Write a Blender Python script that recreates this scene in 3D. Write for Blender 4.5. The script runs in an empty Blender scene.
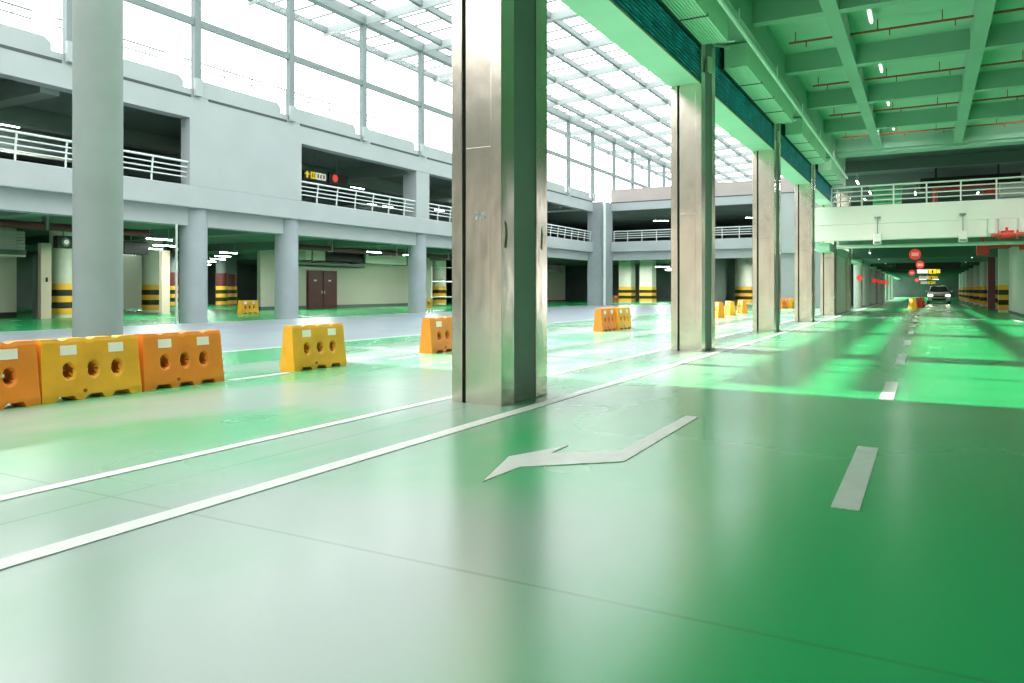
import bpy, math, random
from mathutils import Vector, Matrix
random.seed(7)
C = bpy.context.scene.collection
PI = math.pi
sc = bpy.context.scene

# ------------------------------------------------------------------ camera
TH = math.atan(415 / 757)
cd = bpy.data.cameras.new('camera'); cam = bpy.data.objects.new('camera', cd); C.objects.link(cam)
cd.lens = 757 * 36 / 1024; cd.sensor_width = 36; cd.shift_y = -51.5 / 1024
cam.location = (0, 0, 1.25); cam.rotation_euler = (PI / 2, 0, TH); sc.camera = cam
cd.clip_end = 400

# ------------------------------------------------------------------ materials
def mat(name, col, rough=0.6, metal=0.0, var=0.0, scale=3.0, emit=None, estr=0.0, bump=0.0, bscale=20.0,
        col2=None, spec=0.5, coat=0.0, stretch=None, alpha=1.0):
    m = bpy.data.materials.new(name); m.use_nodes = True
    nt = m.node_tree; b = nt.nodes['Principled BSDF']
    b.inputs['Base Color'].default_value = (*col, 1); b.inputs['Roughness'].default_value = rough
    b.inputs['Metallic'].default_value = metal; b.inputs['Specular IOR Level'].default_value = spec
    b.inputs['Coat Weight'].default_value = coat
    tc = nt.nodes.new('ShaderNodeTexCoord'); src = tc.outputs['Object']
    if stretch:
        mp = nt.nodes.new('ShaderNodeMapping'); mp.inputs['Scale'].default_value = stretch
        nt.links.new(src, mp.inputs['Vector']); src = mp.outputs['Vector']
    if var > 0 or col2:
        n = nt.nodes.new('ShaderNodeTexNoise'); n.inputs['Scale'].default_value = scale; n.inputs['Detail'].default_value = 5
        nt.links.new(src, n.inputs['Vector'])
        r = nt.nodes.new('ShaderNodeValToRGB'); nt.links.new(n.outputs['Fac'], r.inputs['Fac'])
        r.color_ramp.elements[0].position = 0.32; r.color_ramp.elements[1].position = 0.68
        c2 = col2 or tuple(min(1, c * (1 + var)) for c in col)
        c1 = col if col2 else tuple(c * (1 - var) for c in col)
        r.color_ramp.elements[0].color = (*c1, 1); r.color_ramp.elements[1].color = (*c2, 1)
        nt.links.new(r.outputs['Color'], b.inputs['Base Color'])
    if bump > 0:
        n2 = nt.nodes.new('ShaderNodeTexNoise'); n2.inputs['Scale'].default_value = bscale; n2.inputs['Detail'].default_value = 3
        nt.links.new(src, n2.inputs['Vector'])
        bp = nt.nodes.new('ShaderNodeBump'); bp.inputs['Strength'].default_value = bump; bp.inputs['Distance'].default_value = 0.05
        nt.links.new(n2.outputs['Fac'], bp.inputs['Height']); nt.links.new(bp.outputs['Normal'], b.inputs['Normal'])
    if emit:
        b.inputs['Emission Color'].default_value = (*emit, 1); b.inputs['Emission Strength'].default_value = estr
    return m

def floor_mat():
    m = bpy.data.materials.new('green_epoxy'); m.use_nodes = True
    nt = m.node_tree; L = nt.links.new; b = nt.nodes['Principled BSDF']
    tc = nt.nodes.new('ShaderNodeTexCoord')
    n = nt.nodes.new('ShaderNodeTexNoise'); n.inputs['Scale'].default_value = 0.4; n.inputs['Detail'].default_value = 2
    mp = nt.nodes.new('ShaderNodeMapping'); mp.inputs['Scale'].default_value = (1.0, 0.5, 1)
    L(tc.outputs['Object'], mp.inputs['Vector']); L(mp.outputs['Vector'], n.inputs['Vector'])
    r = nt.nodes.new('ShaderNodeValToRGB'); L(n.outputs['Fac'], r.inputs['Fac'])
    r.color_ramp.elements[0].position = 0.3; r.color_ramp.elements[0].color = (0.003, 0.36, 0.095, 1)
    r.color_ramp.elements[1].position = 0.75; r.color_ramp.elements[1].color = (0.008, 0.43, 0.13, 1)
    # worn, dusty paint in the open hall between the facade strip and the steel columns, and a painted reflection
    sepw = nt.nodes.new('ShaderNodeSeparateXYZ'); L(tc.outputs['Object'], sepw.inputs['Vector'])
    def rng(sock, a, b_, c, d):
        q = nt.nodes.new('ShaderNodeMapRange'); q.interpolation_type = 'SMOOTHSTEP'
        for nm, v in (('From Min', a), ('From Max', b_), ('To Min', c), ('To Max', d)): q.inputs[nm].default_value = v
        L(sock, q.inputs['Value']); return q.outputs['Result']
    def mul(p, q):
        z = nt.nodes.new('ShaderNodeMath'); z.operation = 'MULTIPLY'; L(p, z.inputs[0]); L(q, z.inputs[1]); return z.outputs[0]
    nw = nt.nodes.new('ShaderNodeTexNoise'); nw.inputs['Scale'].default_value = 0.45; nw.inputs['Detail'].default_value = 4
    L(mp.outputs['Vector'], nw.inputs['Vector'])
    wear_sheen = mul(mul(rng(sepw.outputs['X'], -4.2, -1.4, 1, 0), rng(sepw.outputs['X'], -13.0, -11.5, 0, 1)), rng(nw.outputs['Fac'], 0.36, 0.60, 0.15, 0.9))
    sheen_patch = mul(mul(rng(sepw.outputs['X'], -1.9, -0.5, 1, 0), rng(sepw.outputs['Y'], 3.2, 5.0, 1, 0)), rng(nw.outputs['Fac'], 0.30, 0.62, 0.45, 0.95))  # pale sky reflection painted into the near floor colour
    mxw = nt.nodes.new('ShaderNodeMath'); mxw.operation = 'MAXIMUM'; L(wear_sheen, mxw.inputs[0]); L(sheen_patch, mxw.inputs[1]); wear_sheen = mxw.outputs[0]
    wmix = nt.nodes.new('ShaderNodeMix'); wmix.data_type = 'RGBA'; L(wear_sheen, wmix.inputs['Factor'])
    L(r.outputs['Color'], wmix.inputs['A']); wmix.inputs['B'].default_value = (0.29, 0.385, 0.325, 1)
    # saw-cut joints across the lanes, every 4.8 m, and two along
    sep = nt.nodes.new('ShaderNodeSeparateXYZ'); L(tc.outputs['Object'], sep.inputs['Vector'])
    def joint(sock, period, off, w):
        a = nt.nodes.new('ShaderNodeMath'); a.operation = 'ADD'; a.inputs[1].default_value = off; L(sock, a.inputs[0])
        q = nt.nodes.new('ShaderNodeMath'); q.operation = 'PINGPONG'; q.inputs[1].default_value = period / 2; L(a.outputs[0], q.inputs[0])
        l = nt.nodes.new('ShaderNodeMath'); l.operation = 'LESS_THAN'; l.inputs[1].default_value = w; L(q.outputs[0], l.inputs[0])
        return l.outputs[0]
    j1 = joint(sep.outputs['Y'], 4.8, 1.95, 0.012); j2 = joint(sep.outputs['X'], 8.6, 4.33, 0.012)
    mx = nt.nodes.new('ShaderNodeMath'); mx.operation = 'MAXIMUM'; L(j1, mx.inputs[0]); L(j2, mx.inputs[1])
    sc_ = nt.nodes.new('ShaderNodeMath'); sc_.operation = 'MULTIPLY'; sc_.inputs[1].default_value = 0.25; L(mx.outputs[0], sc_.inputs[0])
    mix = nt.nodes.new('ShaderNodeMix'); mix.data_type = 'RGBA'
    L(sc_.outputs[0], mix.inputs['Factor']); L(wmix.outputs['Result'], mix.inputs['A']); mix.inputs['B'].default_value = (0.02, 0.1, 0.06, 1)
    L(mix.outputs['Result'], b.inputs['Base Color'])
    n2 = nt.nodes.new('ShaderNodeTexNoise'); n2.inputs['Scale'].default_value = 0.5; n2.inputs['Detail'].default_value = 1.5
    L(tc.outputs['Object'], n2.inputs['Vector'])
    mr = nt.nodes.new('ShaderNodeMapRange'); mr.inputs['To Min'].default_value = 0.20; mr.inputs['To Max'].default_value = 0.31
    L(n2.outputs['Fac'], mr.inputs['Value']); L(mr.outputs['Result'], b.inputs['Roughness'])
    b.inputs['IOR'].default_value = 1.95
    return m

def pane_mat(name, trans, tint=(1, 1, 1), dif=0.0):
    m = bpy.data.materials.new(name); m.use_nodes = True
    nt = m.node_tree; nt.nodes.clear(); L = nt.links.new
    out = nt.nodes.new('ShaderNodeOutputMaterial'); t = nt.nodes.new('ShaderNodeBsdfTransparent')
    t.inputs['Color'].default_value = (*[trans * c for c in tint], 1)
    g = nt.nodes.new('ShaderNodeBsdfGlossy'); g.inputs['Roughness'].default_value = 0.05
    d = nt.nodes.new('ShaderNodeBsdfTranslucent'); d.inputs['Color'].default_value = (0.9, 0.92, 0.92, 1)
    m1 = nt.nodes.new('ShaderNodeMixShader'); m1.inputs[0].default_value = 0.05; L(t.outputs[0], m1.inputs[1]); L(g.outputs[0], m1.inputs[2])
    m2 = nt.nodes.new('ShaderNodeMixShader'); m2.inputs[0].default_value = dif; L(m1.outputs[0], m2.inputs[1]); L(d.outputs[0], m2.inputs[2])
    L(m2.outputs[0], out.inputs['Surface'])
    return m

def louvre_mat():
    m = mat('blue_louvre', (0.012, 0.24, 0.40), 0.55, var=0.5, scale=4, stretch=(1, 0.6, 8))
    return m

M = {}
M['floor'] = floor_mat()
M['grey_floor'] = mat('grey_floor', (0.27, 0.32, 0.35), 0.32, var=0.12, scale=0.6, bump=0.05, bscale=5)
M['line'] = mat('line_paint', (0.64, 0.66, 0.62), 0.4, var=0.06, scale=6)
M['wall'] = mat('facade_paint', (0.35, 0.385, 0.39), 0.75, var=0.04, scale=0.7)
M['gap_shade'] = mat('groove', (0.06, 0.075, 0.075), 0.8)  # near-black, paints the shade of the gap below the parapets
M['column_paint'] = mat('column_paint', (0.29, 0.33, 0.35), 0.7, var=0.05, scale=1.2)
M['column_shade'] = mat('column_paint_shaded', (0.21, 0.25, 0.235), 0.75, var=0.07, scale=1.0)  # darker copy of the column paint, with its shade painted in
M['endtop'] = mat('warm_parapet', (0.40, 0.345, 0.325), 0.8, var=0.05, scale=0.5)
M['warm_reflector'] = mat('warm_reflector', (0.74, 0.645, 0.56), 0.8, var=0.3, scale=0.25)
M['white_steel'] = mat('white_steel', (0.62, 0.68, 0.67), 0.5)
M['rafter'] = mat('rafter_paint', (0.36, 0.40, 0.39), 0.5)
M['purlin'] = mat('purlin_paint', (0.17, 0.21, 0.21), 0.5)
M['steel'] = mat('stainless', (0.74, 0.655, 0.57), 0.22, 1.0, var=0.14, scale=1.6, bump=0.3, bscale=1.4, stretch=(1, 1, 0.55))
M['steel2'] = mat('stainless_edge', (0.58, 0.55, 0.48), 0.3, 1.0, var=0.08, scale=2)
M['groove'] = mat('column_groove', (0.05, 0.05, 0.045), 0.6)
M['grey_panel'] = mat('grey_panel', (0.30, 0.30, 0.29), 0.6, var=0.1, scale=1.2)
M['sticker'] = mat('sticker', (0.6, 0.6, 0.57), 0.6, col2=(0.2, 0.21, 0.2), scale=30)
M['rust'] = mat('rust_stain', (0.25, 0.12, 0.04), 0.8, col2=(0.45, 0.33, 0.18), scale=25)
M['green_paint'] = mat('green_soffit', (0.45, 0.75, 0.57), 0.6, var=0.04, scale=0.8)
M['ceil'] = mat('ceiling_bounce_tint', (0.36, 0.56, 0.44), 0.8, var=0.06, scale=0.6)  # green bounce from the floor is put into this colour
M['ceil_beam'] = mat('beam_bounce_tint', (0.30, 0.47, 0.375), 0.8, var=0.06, scale=0.6)  # same painted-in green bounce, slightly darker, for the beams
M['rib'] = mat('ribbed_panel', (0.66, 0.92, 0.72), 0.5)
M['rib_dark'] = mat('ribbed_groove', (0.16, 0.42, 0.24), 0.6)
M['unseen_dark_wall'] = mat('unseen_dark_wall', (0.055, 0.08, 0.065), 0.85, var=0.4, scale=0.2)  # for unseen walls added to darken reflections
M['rail_white'] = mat('rail_white', (0.92, 0.88, 0.86), 0.45)
M['stack'] = mat('stack_panel', (0.10, 0.42, 0.20), 0.6)
M['louvre'] = louvre_mat()
M['louvre_line'] = mat('louvre_slat', (0.05, 0.50, 0.75), 0.5, var=0.4, scale=3)
M['brass'] = mat('trim_line', (0.40, 0.36, 0.20), 0.5)
M['pipe_pale'] = mat('pale_pipe', (0.80, 0.90, 0.82), 0.5)
M['pipe_red'] = mat('red_pipe', (0.42, 0.05, 0.04), 0.5)
M['pipe_maroon'] = mat('maroon_pipe', (0.12, 0.025, 0.03), 0.6)
M['red'] = mat('red_paint', (0.95, 0.05, 0.04), 0.45)
M['orange'] = mat('orange_plastic', (0.95, 0.25, 0.02), 0.42, var=0.10, scale=3)
M['amber'] = mat('amber_plastic', (0.92, 0.40, 0.02), 0.42, var=0.12, scale=3)
M['hole'] = mat('recess_shade', (0.40, 0.10, 0.01), 0.7)  # darker orange, puts the shade of the recesses into their colour
M['reflective'] = mat('reflective_sticker', (1.0, 0.86, 0.76), 0.5)
M['yellow'] = mat('yellow_band', (0.85, 0.42, 0.02), 0.5)
M['black'] = mat('black_band', (0.015, 0.015, 0.014), 0.5)
M['int_wall'] = mat('beige_wall', (0.54, 0.51, 0.43), 0.75, var=0.03, scale=0.6)
M['int_col'] = mat('pale_column', (0.62, 0.61, 0.52), 0.7, var=0.04)
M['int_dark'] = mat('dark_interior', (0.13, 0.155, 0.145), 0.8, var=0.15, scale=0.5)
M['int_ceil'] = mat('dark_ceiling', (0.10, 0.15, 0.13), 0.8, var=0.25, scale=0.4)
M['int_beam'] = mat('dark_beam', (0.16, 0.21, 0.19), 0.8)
M['maroon'] = mat('maroon_door', (0.10, 0.018, 0.018), 0.45)
M['duct'] = mat('grey_duct', (0.22, 0.26, 0.24), 0.5)
M['cream'] = mat('cream_panel', (0.72, 0.72, 0.58), 0.6)
M['shutter'] = mat('shutter_metal', (0.40, 0.43, 0.38), 0.45, 0.2)
M['post'] = mat('peach_post', (0.66, 0.52, 0.42), 0.6)
M['chrome'] = mat('pale_metal', (0.7, 0.72, 0.68), 0.35, 0.6)
M['tube'] = mat('tube_glow', (0.9, 0.95, 0.9), 0.5, emit=(0.86, 1.0, 0.93), estr=40)
M['tube_warm'] = mat('tube_glow_soft', (0.9, 0.95, 0.9), 0.5, emit=(0.9, 1.0, 0.9), estr=5)
M['red_glow'] = mat('red_sign', (0.8, 0.05, 0.04), 0.5, emit=(1, 0.06, 0.05), estr=0.9)
M['white_glow'] = mat('white_sign', (0.85, 0.85, 0.75), 0.5, emit=(1, 0.97, 0.8), estr=0.5)
M['yellow_glow'] = mat('yellow_sign', (0.85, 0.6, 0.02), 0.5, emit=(1, 0.65, 0.02), estr=0.7)
M['pink_bar'] = mat('sign_bar', (0.9, 0.45, 0.4), 0.5, emit=(1, 0.45, 0.4), estr=0.6)
M['slab'] = mat('bridge_paint', (0.93, 0.87, 0.82), 0.75, var=0.03, scale=0.6)
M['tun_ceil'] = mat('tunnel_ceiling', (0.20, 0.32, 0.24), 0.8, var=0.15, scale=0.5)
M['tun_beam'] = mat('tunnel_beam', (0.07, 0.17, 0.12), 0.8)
M['tun_col'] = mat('tunnel_column', (0.62, 0.70, 0.62), 0.7, var=0.04)
M['car'] = mat('car_paint', (0.75, 0.76, 0.74), 0.25, coat=0.6)
M['car_glass'] = mat('car_glass', (0.03, 0.05, 0.05), 0.08)
M['rubber'] = mat('rubber', (0.02, 0.02, 0.02), 0.8)
M['lamp'] = mat('headlamp', (1, 0.95, 0.8), 0.3, emit=(1, 0.9, 0.68), estr=30)
M['diffuser'] = pane_mat('unseen_diffuser', 0.0, dif=0.92)  # for unseen panels added to spread soft light over the floor
M['diffuser'].node_tree.nodes['Translucent BSDF'].inputs['Color'].default_value = (0.66, 0.67, 0.66, 1)
M['pane'] = pane_mat('clear_pane', 0.97)
M['roof_pane'] = pane_mat('roof_pane', 0.95, dif=0.06)

# ------------------------------------------------------------------ mesh helper
LOC = {}
class MB:
    def __init__(s): s.v = []; s.f = []; s.mi = []; s.cur = 0
    def add(s, vs, fs):
        b = len(s.v); s.v += [tuple(v) for v in vs]
        s.f += [tuple(i + b for i in f) for f in fs]; s.mi += [s.cur] * len(fs); return s
    def box(s, x0, x1, y0, y1, z0, z1):
        return s.add([(x0, y0, z0), (x1, y0, z0), (x1, y1, z0), (x0, y1, z0), (x0, y0, z1), (x1, y0, z1), (x1, y1, z1), (x0, y1, z1)],
                     [(0, 3, 2, 1), (4, 5, 6, 7), (0, 1, 5, 4), (1, 2, 6, 5), (2, 3, 7, 6), (3, 0, 4, 7)])
    def quad(s, *p): return s.add(p, [tuple(range(len(p)))])
    def prism(s, pts, axis, a0, a1):
        n = len(pts); vs = []
        for a in (a0, a1):
            for p, q in pts: vs.append((a, p, q) if axis == 'x' else (p, a, q) if axis == 'y' else (p, q, a))
        return s.add(vs, [tuple(range(n))[::-1], tuple(range(n, 2 * n))] + [(i, (i + 1) % n, n + (i + 1) % n, n + i) for i in range(n)])
    def rings(s, rings, cap=True, closed=False):
        n = len(rings[0]); vs = [p for r in rings for p in r]; fs = []
        k = len(rings)
        for i in range(k if closed else k - 1):
            a, b = i * n, ((i + 1) % k) * n
            fs += [(a + j, a + (j + 1) % n, b + (j + 1) % n, b + j) for j in range(n)]
        if cap and not closed: fs += [tuple(range(n))[::-1], tuple(range((k - 1) * n, k * n))]
        return s.add(vs, fs)
    def lathe(s, x, y, prof, n=24):
        return s.rings([[(x + r * math.cos(2 * PI * j / n), y + r * math.sin(2 * PI * j / n), z) for j in range(n)] for r, z in prof])
    def tube(s, pts, r, n=8):
        pts = [Vector(p) for p in pts]; R = []
        for i, p in enumerate(pts):
            d = (pts[min(i + 1, len(pts) - 1)] - pts[max(i - 1, 0)]).normalized()
            u = d.cross(Vector((0, 0, 1)) if abs(d.z) < 0.95 else Vector((1, 0, 0))).normalized(); w = d.cross(u)
            R.append([tuple(p + r * (u * math.cos(2 * PI * j / n) + w * math.sin(2 * PI * j / n))) for j in range(n)])
        return s.rings(R)
    def disc_y(s, x, y0, y1, z, r, n=24):
        return s.rings([[(x + r * math.cos(2 * PI * j / n), y, z + r * math.sin(2 * PI * j / n)) for j in range(n)] for y in (y0, y1)])
    def build(s, name, m, parent=None, smooth=False, bevel=0.0, world=True):
        me = bpy.data.meshes.new(name); off = Vector((0, 0, 0))
        if parent is not None and world: off = LOC[parent.name]
        me.from_pydata([tuple(Vector(v) - off) for v in s.v], [], s.f)
        for x in (m if isinstance(m, list) else [m]): me.materials.append(M[x])
        for p, i in zip(me.polygons, s.mi): p.material_index = i
        me.update()
        import bmesh
        bm = bmesh.new(); bm.from_mesh(me); bmesh.ops.recalc_face_normals(bm, faces=bm.faces); bm.to_mesh(me); bm.free()
        if smooth:
            me.polygons.foreach_set('use_smooth', [True] * len(me.polygons)); me.set_sharp_from_angle(angle=math.radians(38))
        o = bpy.data.objects.new(name, me); C.objects.link(o)
        if parent is not None: o.parent = parent; LOC[o.name] = off if world else Vector((0, 0, 0))
        else: LOC[o.name] = Vector((0, 0, 0))
        if bevel:
            bv = o.modifiers.new('edge', 'BEVEL'); bv.width = bevel; bv.segments = 2; bv.limit_method = 'ANGLE'
        return o

def thing(name, label, cat, loc=(0, 0, 0), group=None, rz=0):
    o = bpy.data.objects.new(name, None); C.objects.link(o); o.location = loc; o.rotation_euler.z = rz
    o['label'] = label; o['category'] = cat
    if group: o['group'] = group
    o['kind'] = 'thing'
    o.empty_display_size = 0.2
    LOC[o.name] = Vector(loc); return o
def tag(o, label, cat, group=None, kind='thing'):
    o['label'] = label; o['category'] = cat; o['kind'] = kind
    if group: o['group'] = group
    return o
def struct(mb, name, m, parent=None, **k):
    o = mb.build(name, m, parent, **k)
    if parent is None: o['kind'] = 'structure'
    return o
def dup(root, loc=None, rz=None, label=None, parent=None):
    r = root.copy(); C.objects.link(r)
    if parent is not None: r.parent = parent
    if loc is not None: r.location = loc
    if rz is not None: r.rotation_euler.z = rz
    if label: r['label'] = label
    LOC[r.name] = Vector(r.location)
    for ch in list(root.children): dup(ch, parent=r)
    return r

# ------------------------------------------------------------------ setting: floor
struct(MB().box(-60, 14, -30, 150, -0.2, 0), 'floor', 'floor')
struct(MB().box(-24.1, -12.45, -30, 59, -0.1, 0.004), 'floor', 'grey_floor')

def stripe(x0, x1, y0, y1, label, group=None, name='lane_stripe'):
    return tag(MB().box(x0, x1, y0, y1, 0.0005, 0.006).build(name, 'line'), label, 'floor marking', group)
stripe(-3.76, -3.62, -3, 75, 'long white stripe on the green floor passing close in front of the steel columns')
stripe(-4.91, -4.80, -3, 75, 'long white stripe on the green floor running just behind the steel columns')
stripe(-12.47, -12.35, -3, 58.8, 'white stripe edging the grey floor strip along the facade')
stripe(-24.10, -24.02, -3, 58.8, 'thin white stripe at the foot of the facade columns beside the dark green floor')
for (y0, y1, w) in [(7.32, 8.4, 'white dash on the floor between the row of three barriers and the lone amber barrier'),
                    (10.9, 11.85, 'white dash on the floor leading up to the barrier beside the nearest steel column')]:
    stripe(-8.5, -8.38, y0, y1, w, None, 'barrier_dash')
k = 0
ords = ['nearest and largest', 'second', 'third', 'fourth', 'fifth', 'sixth', 'seventh', 'eighth', 'ninth']
for i in range(9):
    y = 4.7 + 4.86 * i
    stripe(-0.485, -0.335, y, y + 1.92, 'white centre line dash on the right hand lane, %s from the camera' % ords[i], 'centre line dashes', 'lane_dash')

def poly_flat(pts, name, label, cat='floor marking', group=None):
    mb = MB(); mb.prism(pts, 'z', 0.0005, 0.006)
    return tag(mb.build(name, 'line'), label, cat, group)
# bent arrow on the floor, traced corner by corner on the ground
poly_flat([(-2.535, 4.231), (-2.744, 4.958), (-2.522, 5.535), (-2.521, 5.218), (-2.083, 5.582), (-2.096, 7.415), (-1.968, 7.418), (-1.931, 5.215), (-2.513, 4.702)],
          'floor_arrow', 'white bent arrow painted on the green floor in front of the nearest steel column')
for (x, y, lab) in [(-1.75, 37.0, 'small distant white arrow on the floor beside the far steel columns'), (1.75, 36.5, 'small distant white arrow on the floor in the lane leading to the white car'),
                    ]:
    s = 0.42
    poly_flat([(x - .09, y + 2.4), (x - .09, y + 1.1), (x - s, y + 1.1), (x, y), (x + s, y + 1.1), (x + .09, y + 1.1), (x + .09, y + 2.4)], 'floor_arrow', lab)
poly_flat([(3.1, 35.2), (3.3, 35.2), (3.3, 38.5), (3.1, 38.5)], 'floor_arrow', 'short white floor mark at the foot of the right wall')
poly_flat([(2.6, 60), (2.75, 60), (2.75, 78), (2.6, 78)], 'lane_stripe', 'distant white edge line on the floor beside the white car')

# ------------------------------------------------------------------ setting: left facade
FX = -24.0
Y0 = -12
tn = [0]
def trim(mb, m='wall', **k):
    tn[0] += 1; return struct(mb, 'trim_%d' % tn[0], m, **k)
trim(MB().box(FX - 0.6, FX, Y0, 59, 4.33, 5.15), bevel=0.03)              # deck edge
trim(MB().box(FX - 1.0, FX - 0.38, Y0, 58.4, 3.68, 4.33))                  # beam under the deck edge
w = MB()
w.box(FX - 0.5, FX, 18.9, 24.62, 5.15, 8.43)
w.box(FX - 0.5, FX, Y0, 18.9, 7.66, 8.43)
w.box(FX - 0.5, FX, 24.62, 59, 7.66, 8.43)
struct(w, 'wall_left', 'wall')
piers = [(33.15, 34.35), (42.75, 43.95)]
for a, b in piers: trim(MB().box(FX - 0.9, FX - 0.02, a, b, 5.15, 7.66))
trim(MB().box(FX - 0.5, FX + 1.0, 57.6, 59.4, 0, 8.45), 'column_paint')              # corner pier
mull = [4.8 + 4.8 * i for i in range(20)]
for i, y in enumerate(mull):
    y1 = y + 4.8
    if y1 > 60: break
    trim(MB().box(FX - 0.06, FX + 0.012, y + 0.55, y1 - 0.25, 8.42, 8.52), 'gap_shade')  # dark strip painted in for the shade of the gap
    mb = MB()
    pts = [(y + 0.28, 8.5), (y1 - 0.55, 8.5), (y1 - 0.55, 8.98), (y1 - 0.75, 9.15), (y + 0.28, 9.15)]
    mb.prism(pts, 'x', FX - 0.25, FX - 0.02); trim(mb, 'wall', bevel=0.03)
    trim(MB().box(FX - 0.5, FX - 0.03, y + 0.0, y + 4.8, 8.43, 8.75), 'wall')
# clerestory windows: one per bay
RZ = lambda x: 14.1 + 0.05 * (x + 24)
for i, y in enumerate(mull[2:]):
    f = MB()
    f.box(FX - 0.15, FX + 0.08, y - 0.14, y + 0.14, 8.75, 14.15)
    f.box(FX - 0.1, FX + 0.05, y + 0.14, y + 4.66, 11.14, 11.40)
    o = struct(f, 'window_%d' % (i + 1), 'purlin')
    struct(MB().quad((FX - 0.05, y + .14, 9.15), (FX - 0.05, y + 4.66, 9.15), (FX - 0.05, y + 4.66, 14.1), (FX - 0.05, y + .14, 14.1)), 'pane', 'pane', o)
    struct(MB().box(FX + 0.02, FX + 0.16, y - 0.15, y + 0.15, 8.5, 9.15), 'foot', 'wall', o)
trim(MB().quad((FX - .1, 0, 8.5), (FX - .1, 11.5, 8.5), (FX - .1, 11.5, 14.6), (FX - .1, 0, 14.6)), 'diffuser')  # unseen panel added to block direct sun and diffuse the sky
trim(MB().box(FX - .4, FX - .1, -12, 0, 8.5, 15), 'unseen_dark_wall')  # unseen dark wall added to dim reflections in the steel column
trim(MB().box(FX - .4, FX - .1, -25, -12.4, 0, 15), 'unseen_dark_wall')  # same added dark wall, carried on behind the viewpoint
# low railing on the outer roof
for i in range(1, 11):
    y = 4.8 + 4.8 * i
    g = thing('roof_railing', 'thin grey roof railing seen through the clerestory windows', 'railing', (-25.2, y, 8.5), 'roof railings')
    r = MB(); r.tube([(-25.2, y + .3, 10.22), (-25.2, y + 4.3, 10.22)], .032, 6); r.build('rail', 'purlin', g)
    r = MB(); r.tube([(-25.2, y + .3, 9.95), (-25.2, y + 4.3, 9.95)], .026, 6); r.build('rail', 'purlin', g)
    for t in (0.9, 2.3, 3.7):
        MB().tube([(-25.2, y + t, 8.5), (-25.2, y + t, 10.22)], .022, 6).build('post', 'purlin', g)
# upper storey and roof of the left building
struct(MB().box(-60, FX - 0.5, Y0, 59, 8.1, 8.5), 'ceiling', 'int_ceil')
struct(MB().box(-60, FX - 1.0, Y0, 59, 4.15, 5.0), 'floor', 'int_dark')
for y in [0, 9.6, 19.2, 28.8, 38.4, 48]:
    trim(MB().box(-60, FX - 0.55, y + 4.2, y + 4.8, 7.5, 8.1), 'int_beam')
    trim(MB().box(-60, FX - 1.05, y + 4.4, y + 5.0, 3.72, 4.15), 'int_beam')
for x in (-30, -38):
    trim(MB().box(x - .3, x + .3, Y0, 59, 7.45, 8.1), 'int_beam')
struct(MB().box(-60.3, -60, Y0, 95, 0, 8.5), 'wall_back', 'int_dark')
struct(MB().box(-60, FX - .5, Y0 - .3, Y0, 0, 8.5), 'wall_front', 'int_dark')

# ------------------------------------------------------------------ setting: end wall of the atrium (y = 59)
EY = 59.0
trim(MB().box(FX + 1.0, -4.7, EY, EY + .5, 4.4, 5.22), bevel=0.03)
trim(MB().box(FX + 1.0, -4.7, EY + .35, EY + .9, 3.72, 4.4))
w = MB(); w.box(FX + 1.0, -4.7, EY, EY + .4, 7.8, 8.42); w.box(-9.9, -4.8, EY, EY + .4, 5.22, 7.8); w.box(-9.9, -4.8, EY + .4, EY + .8, 0, 4.4)
struct(w, 'wall_far', 'wall')
trim(MB().box(FX + 1.0, -4.7, EY + .02, EY + .3, 8.5, 9.55), 'endtop')
trim(MB().box(FX + 1.0, -4.7, EY - .012, EY + .1, 8.42, 8.5), 'gap_shade')  # gap shade painted as a dark strip on the end wall
trim(MB().box(-16.6, -15.4, EY + .05, EY + 1, 0, 7.8), 'column_paint')
struct(MB().box(-60, -4.7, EY + .5, 95, 8.0, 8.4), 'ceiling', 'int_ceil')
struct(MB().box(-60, -4.9, EY + .6, 95, 4.2, 5.0), 'floor', 'int_dark')
struct(MB().box(-60, -4.9, 86, 86.3, 0, 8.4), 'wall_far', 'int_dark')

# ------------------------------------------------------------------ setting: atrium roof
def zr(x): return RZ(x)
def sloped(mb, x0, x1, y0, y1, d0, d1):
    mb.add([(x0, y0, zr(x0) + d0), (x1, y0, zr(x1) + d0), (x1, y1, zr(x1) + d0), (x0, y1, zr(x0) + d0),
            (x0, y0, zr(x0) + d1), (x1, y0, zr(x1) + d1), (x1, y1, zr(x1) + d1), (x0, y1, zr(x0) + d1)],
           [(0, 3, 2, 1), (4, 5, 6, 7), (0, 1, 5, 4), (1, 2, 6, 5), (2, 3, 7, 6), (3, 0, 4, 7)])
    return mb
RB = [14.4 + 4.8 * i for i in range(24)]
for y in RB:
    r = MB(); sloped(r, -26.6, -4.7, y - .05, y + .05, 0, .08); sloped(r, -26.6, -4.7, y - .03, y + .03, .08, .42)
    o = r.build('roof_rafter', 'rafter'); o['kind'] = 'structure'
px = [-26.4, -24.0, -22.75] + [-20.6 + 2.15 * i for i in range(8)]
for x in px:
    dz = (0.02, .5) if x == -24.0 else (.14, .44)
    hw = .16 if x == -24.0 else .09
    r = MB(); sloped(r, x - hw, x + hw, 12.2, 124.8, dz[0], dz[1]); o = r.build('roof_purlin', 'purlin'); o['kind'] = 'structure'
for i, y in enumerate(RB[:-1] + [9.6]):
    f = MB()
    for t in (1.2, 2.4, 3.6): sloped(f, -26.4, -4.7, y + t - .03, y + t + .03, .40, .47)
    o = struct(f, 'window_%d' % (20 + i), 'purlin')
    p = MB(); z = .49; p.quad((-26.15, y, zr(-26.15) + z), (-4.7, y, zr(-4.7) + z), (-4.7, y + 4.8, zr(-4.7) + z), (-26.15, y + 4.8, zr(-26.15) + z))
    struct(p, 'pane', 'roof_pane', o)
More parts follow.
